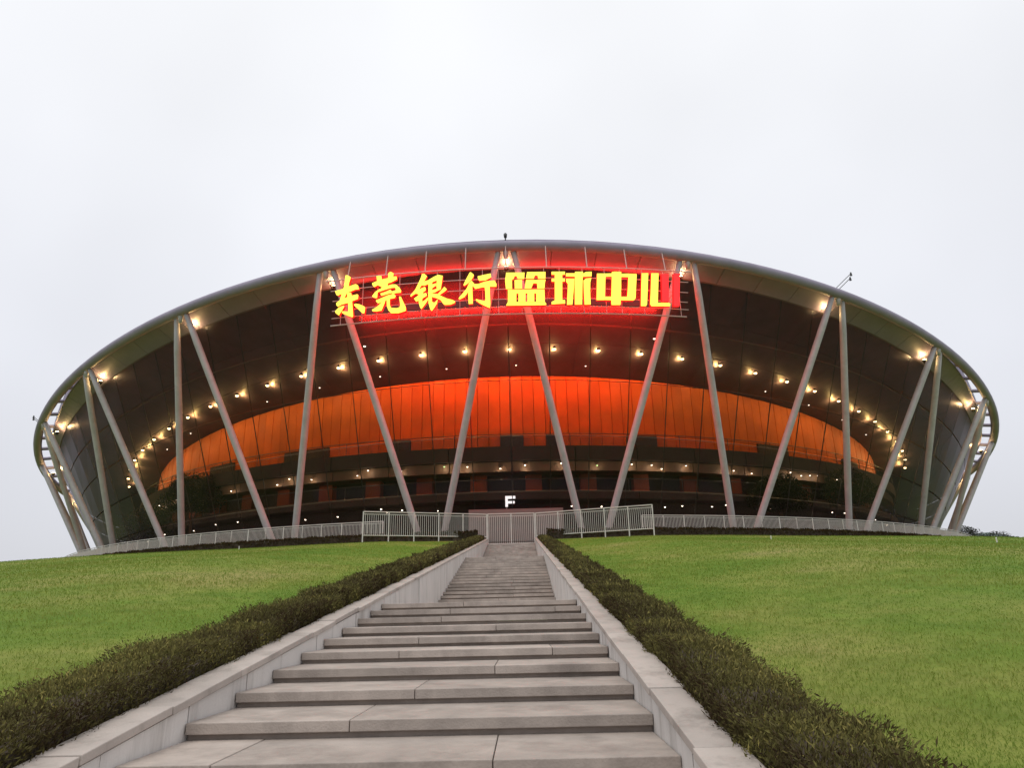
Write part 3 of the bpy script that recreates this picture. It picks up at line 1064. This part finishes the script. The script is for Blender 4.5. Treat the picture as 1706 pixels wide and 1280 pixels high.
for j in range(26):
    a0, a1 = (-13.0 + j) / 63.6, (-12.0 + j) / 63.6
    q = [P(61.35, a0, 22.55), P(61.35, a1, 22.55), P(61.40, a1, 23.05), P(61.40, a0, 23.05)]
    p = [P(61.50, a0, 22.55), P(61.50, a1, 22.55), P(61.50, a1, 23.05), P(61.50, a0, 23.05)]
    mb.add(q, [(3, 2, 1, 0)], 0)
    mb.add(q + p, [(4, 5, 6, 7), (0, 1, 5, 4), (2, 3, 7, 6)], 1)
mb.build('added_glow_bar', ['added_glow_bar', 'black_metal'], sign)
for j in range(9):
    s = -12.6 + j * 3.15
    MB().tube(P(61.5, s / 63.6, 22.8), SP(s, ZC + 22.8, -.25), .025, n=5).build('added_bar_arm', 'sign_bar', sign)  # arms that carry the added glowing strip
for z, s0, s1 in ((25.83, -13.75, 14.05), (24.95, -13.3, 13.7), (24.1, -13.1, 13.6), (23.3, -13.1, 13.5), (22.7, -13.1, 13.5), (22.12, -13.15, 13.3)):
    rr = .045 if z in (25.83, 22.12) else .03
    MB().pipe([SP(s0 + (s1 - s0) * j / 24, z, -.22) for j in range(25)], rr, 6).build('sign_rail', 'sign_bar', sign)
for j in range(18):
    s = -12.4 + j * 1.5 + 0.2 * S(j * 2.1)
    MB().tube(SP(s, 22.12, -.27), SP(s, 25.83, -.27), .024, n=5).build('sign_upright', 'sign_bar', sign)
for j in range(9):
    s = -12 + j * 3.0
    a = s / 63.6
    MB().tube(SP(s, 25.83, -.25), SP(s, ZC + z_ring(a) - .2, -.6), .04, n=5).build('sign_hanger', 'sign_bar', sign)

# ------------------------------------------------------------------ entrance letter and steps behind the gate
ent = thing('entrance_steps', 'pale stone entrance steps rising behind the white gate', 'steps')
for i in range(9):
    y0 = 53.6 + i * 0.3
    MB().box(-3.3, 3.8, y0, y0 + 2.8 - i * 0.3, ZC + 4.95 + i * 0.33 + .03, ZC + 4.95 + (i + 1) * 0.33).build('step', 'pale_stone', ent, bevel=.01)
    MB().box(-3.26, 3.76, y0 + .05, y0 + 2.6 - i * 0.3, ZC + 4.95 + i * 0.33, ZC + 4.95 + i * 0.33 + .03).build('step_joint', 'stone_riser', ent)
MB().box(-3.45, 3.95, 56.6, 56.9, ZC + 5.2, ZC + 8.08).build('parapet', 'pale_stone', ent, bevel=.02)
fl = thing('letter_sign', 'glowing white letter F standing over the entrance steps', 'sign')
cx, cz, yy = -0.17, ZC + 8.76, 57.2
hh, ww, st = 0.42, 0.40, 0.15
F_ = [(-ww, -hh), (-ww + .2, -hh), (-ww + .2, -.16), (ww - .06, -.16), (ww - .06, .02), (-ww + .2, .02), (-ww + .2, hh - .2), (ww, hh - .2), (ww, hh), (-ww, hh)]
mb = MB()
fr_ = [(cx + x, yy - .08, cz + z) for x, z in F_]
bk_ = [(cx + x, yy + .08, cz + z) for x, z in F_]
n = len(F_)
mb.add(fr_, [tuple(range(n))])
mb.add(bk_, [tuple(range(n - 1, -1, -1))])
mb.add(fr_ + bk_, [(j, (j + 1) % n, n + (j + 1) % n, n + j) for j in range(n)])
recalc(mb.build('letter', 'letter_white', fl))
MB().tube((cx - .3, yy, ZC + 8.0), (cx - .3, yy, cz - hh + .02), .04, n=6).build('stand', 'steel_grey', fl)


# ------------------------------------------------------------------ fences and gate
def ring_fence(sg, nm):
    t = thing('ring_fence', 'long curved white picket fence round the plaza, %s of the gate' % nm, 'fence')
    r, zb, h = 58.9, 5.3, 1.64
    t0, t1 = R(9.3), R(84)
    for zz, rr in ((zb + h, .035), (zb + h - .13, .022), (zb + .12, .025)):
        MB().pipe([P(r, sg * (t0 + (t1 - t0) * j / 120), zz) for j in range(121)], rr, 6).build('rail', 'white_metal', t)
    k = int((t1 - t0) * r / 1.62)
    for i in range(k + 1):
        a = sg * (t0 + (t1 - t0) * i / k)
        MB().tube(P(r, a, zb - .1), P(r, a, zb + h + .02), .034, n=6).build('post', 'white_metal', t)
    mb = MB()
    m = int((t1 - t0) * r / 0.112)
    for i in range(m):
        a = sg * (t0 + (t1 - t0) * (i + .5) / m)
        mb.tube(P(r, a, zb + .12), P(r, a, zb + h - .13), .019, n=4, caps=False)
    mb.build('pickets', 'white_metal', t)['kind'] = 'stuff'


ring_fence(-1, 'left')
ring_fence(1, 'right')


def panel_run(t, a, b, zb, zt, nb, np_, zpost, pick=0.016):
    """Picket panels from a to b (x, y); nb bays; every picket its own piece."""
    ax, ay = a
    bx, by = b

    def q(u):
        return ax + (bx - ax) * u, ay + (by - ay) * u
    for zz, rr in ((zt, .035), (zt - .16, .024), (zb, .03)):
        MB().tube((*q(0), zz + ZC), (*q(1), zz + ZC), rr, n=6).build('rail', 'white_metal', t)
    for i in range(nb + 1):
        x, y = q(i / nb)
        MB().tube((x, y, zpost + ZC), (x, y, zt + ZC + .02), .042, n=8).build('post', 'white_metal', t)
    for i in range(nb):
        for j in range(1, np_):
            x, y = q((i + j / np_) / nb)
            MB().tube((x, y, zb + ZC), (x, y, zt - .16 + ZC), pick, n=5).build('picket', 'white_metal', t)


gate = thing('picket_gate', 'white double picket gate at the top of the staircase', 'gate')
panel_run(gate, (-1.72, 51.75), (1.58, 51.75), 4.95, 7.05, 2, 12, 4.86)
for sg, nm, xe in ((-1, 'left', -10.0), (1, 'right', 9.5)):
    t = thing('fence_wing', 'tall white picket fence wing splayed forward to the %s of the gate' % nm, 'fence')
    x0 = -1.80 if sg < 0 else 1.68
    panel_run(t, (x0, 51.70), (xe, 48.9), 5.45, 7.03, 5, 12, 4.9)

# ------------------------------------------------------------------ roof-edge fittings
b = thing('warning_beacon', 'small dark beacon on top of the roof ring above the sign', 'beacon')
bx_, by_, bz_ = P(63.0, 0, 26.72 + .38)
MB().tube((bx_, by_, bz_), (bx_, by_, bz_ + .62), .05, n=8).build('stem', 'black_metal', b)
MB().tube((bx_, by_, bz_ + .38), (bx_, by_, bz_ + .66), .11, .14, 10).build('lantern', 'black_metal', b, smooth=True)
MB().tube((bx_, by_, bz_ + .66), (bx_, by_, bz_ + .78), .14, .03, 10).build('cap', 'black_metal', b, smooth=True)
for sg, nm in ((1, 'right'), (-1, 'left')):
    a = R(25.4) if sg > 0 else -R(53)
    t = thing('roof_mast', 'thin pair of slanted lamp arms on the roof ring at the far %s' % nm, 'mast')
    p = Vector(P(63.0, a, z_ring(a) + .4))
    for dx, L in (((0, 1.9), (.35, 1.3)) if sg > 0 else ((0, 1.1), (.2, .8))):
        p0 = p + Vector((dx * sg, 0, -.1))
        p1 = p0 + Vector((1.5 * sg * L / 1.9, -.2, 1.35 * L / 1.9))
        MB().tube(p0, p1, .03, n=6).build('arm', 'black_metal', t)
        MB().tube(p1 + Vector((0, 0, -.2)), p1 + Vector((0, 0, .1)), .10, .06, 8).build('lamp_head', 'black_metal', t)


# ------------------------------------------------------------------ trees
def tree(name, label, x, y, z0, trunk_h, crown, n, ls, mname='dark_leaf', group=None):
    """Tapered trunk, limbs and a crown of leaf clumps; crown = list of (dx,dy,dz,rx,ry,rz)."""
    t = thing(name, label, 'tree', group)
    r_ = random.Random(int(x * 37 + y))
    mb = MB()
    mb.tube((x, y, z0), (x + .05, y, z0 + trunk_h), .17, .10, 9)
    mb.build('trunk', 'bark', t, smooth=True)
    cs = []
    for (dx, dy, dz, a, b_, c) in crown:
        MB().tube((x + .03, y, z0 + trunk_h * .85), (x + dx, y + dy, z0 + dz), .07, .025, 6).build('limb', 'bark', t, smooth=True)
        m = int(n / len(crown))
        d = unit(rng.normal(0, 1, (m, 3))) * (0.55 + 0.5 * rng.random((m, 1)) ** .6)
        cl = unit(rng.normal(0, 1, (14, 3)))
        near = np.max(d @ cl.T, axis=1)
        d = d * (0.72 + 0.38 * near[:, None])
        cs.append(d * np.array([a, b_, c]) + np.array([x + dx, y + dy, z0 + dz]))
    cen = np.concatenate(cs)
    m = len(cen)
    up = unit(rng.normal(0, 1, (m, 3)))
    nr = unit(np.cross(up, rng.normal(0, 1, (m, 3))))
    leaf_mesh('crown', cen, nr, up, rng.uniform(.7, 1.3, m) * ls, rng.uniform(.3, .55, m) * ls, rng.normal(.45, .22, m), mname, t)['kind'] = 'stuff'
    return t


for (d, nm, hgt, wid) in ((-35.5, 'left', 8.6, 2.8), (-46, 'far left', 6.2, 2.4), (37.5, 'right', 7.6, 2.6), (26.5, 'right centre', 6.0, 2.4)):
    x, y, z = P(52.9, R(d), 5.3)
    tree('lobby_tree', 'dark rounded tree behind the glass at the %s side of the lobby' % nm, x, y, z, hgt * .5,
         [(-.9, .1, hgt * .72, wid * .8, .9, 1.2), (.9, -.1, hgt * .70, wid * .8, .9, 1.1), (0, 0, hgt * .86, wid * .8, .9, 1.2)], 6000, .26,
         group='trees in the lobby')
tree('distant_tree', 'small dark tree beyond the plaza at the far right', 65.4, 108.0, ZC + 4.4, 3.6,
     [(-1.0, 0, 5.0, 1.2, 1.2, 1.0), (.9, 0, 5.4, 1.5, 1.2, 1.2), (0, 0, 6.0, 1.3, 1.1, .9)], 2600, .25)
tree('distant_tree', 'low dark tree on the skyline at the right edge of the view', 74.6, 116.0, ZC + 4.0, 4.4,
     [(-1.6, 0, 5.9, 1.8, 1.2, .8), (.6, 0, 6.4, 2.0, 1.2, .8), (2.4, 0, 5.7, 1.8, 1.2, .7)], 2600, .25)
# low far ridge on the right
mb = MB()
vs = []
pr = [(250, 0), (300, 38), (345, 58), (375, 60), (395, 56), (415, 51), (440, 44), (480, 34), (560, 22), (700, 14), (900, 0)]
for x, h in pr:
    vs += [(x, 560 - (x - 250) * .05, Z_GROUND + ZC - 1), (x, 600 - (x - 250) * .05, Z_GROUND + ZC + h), (x, 680 - (x - 250) * .05, Z_GROUND + ZC - 1)]
fs = []
for i in range(len(pr) - 1):
    p, q = 3 * i, 3 * i + 3
    fs += [(p, q, q + 1, p + 1), (p + 1, q + 1, q + 2, p + 2)]
tag(recalc(mb.add(vs, fs).build('hill', 'hill', smooth=True)), kind='structure')

# ------------------------------------------------------------------ small white marker posts on the lawn
for x, y, lab in ((16.5, 24.7, 'tiny white post on the lawn at the far right edge'),
                  (-13.6, 36.9, 'tiny white post on the left lawn near its crest'),
                  (10.96, 30.4, 'tiny white post on the right lawn below the fence')):
    t = thing('marker_post', lab, 'post', 'white marker posts on the lawn')
    z = float(ground_z(x, y)) + ZC
    MB().tube((x, y, z - .1), (x, y, z + .14), .022, n=8).build('stem', 'white_metal', t)
    MB().tube((x, y, z + .14), (x, y, z + .17), .03, .015, 8).build('cap', 'white_metal', t)
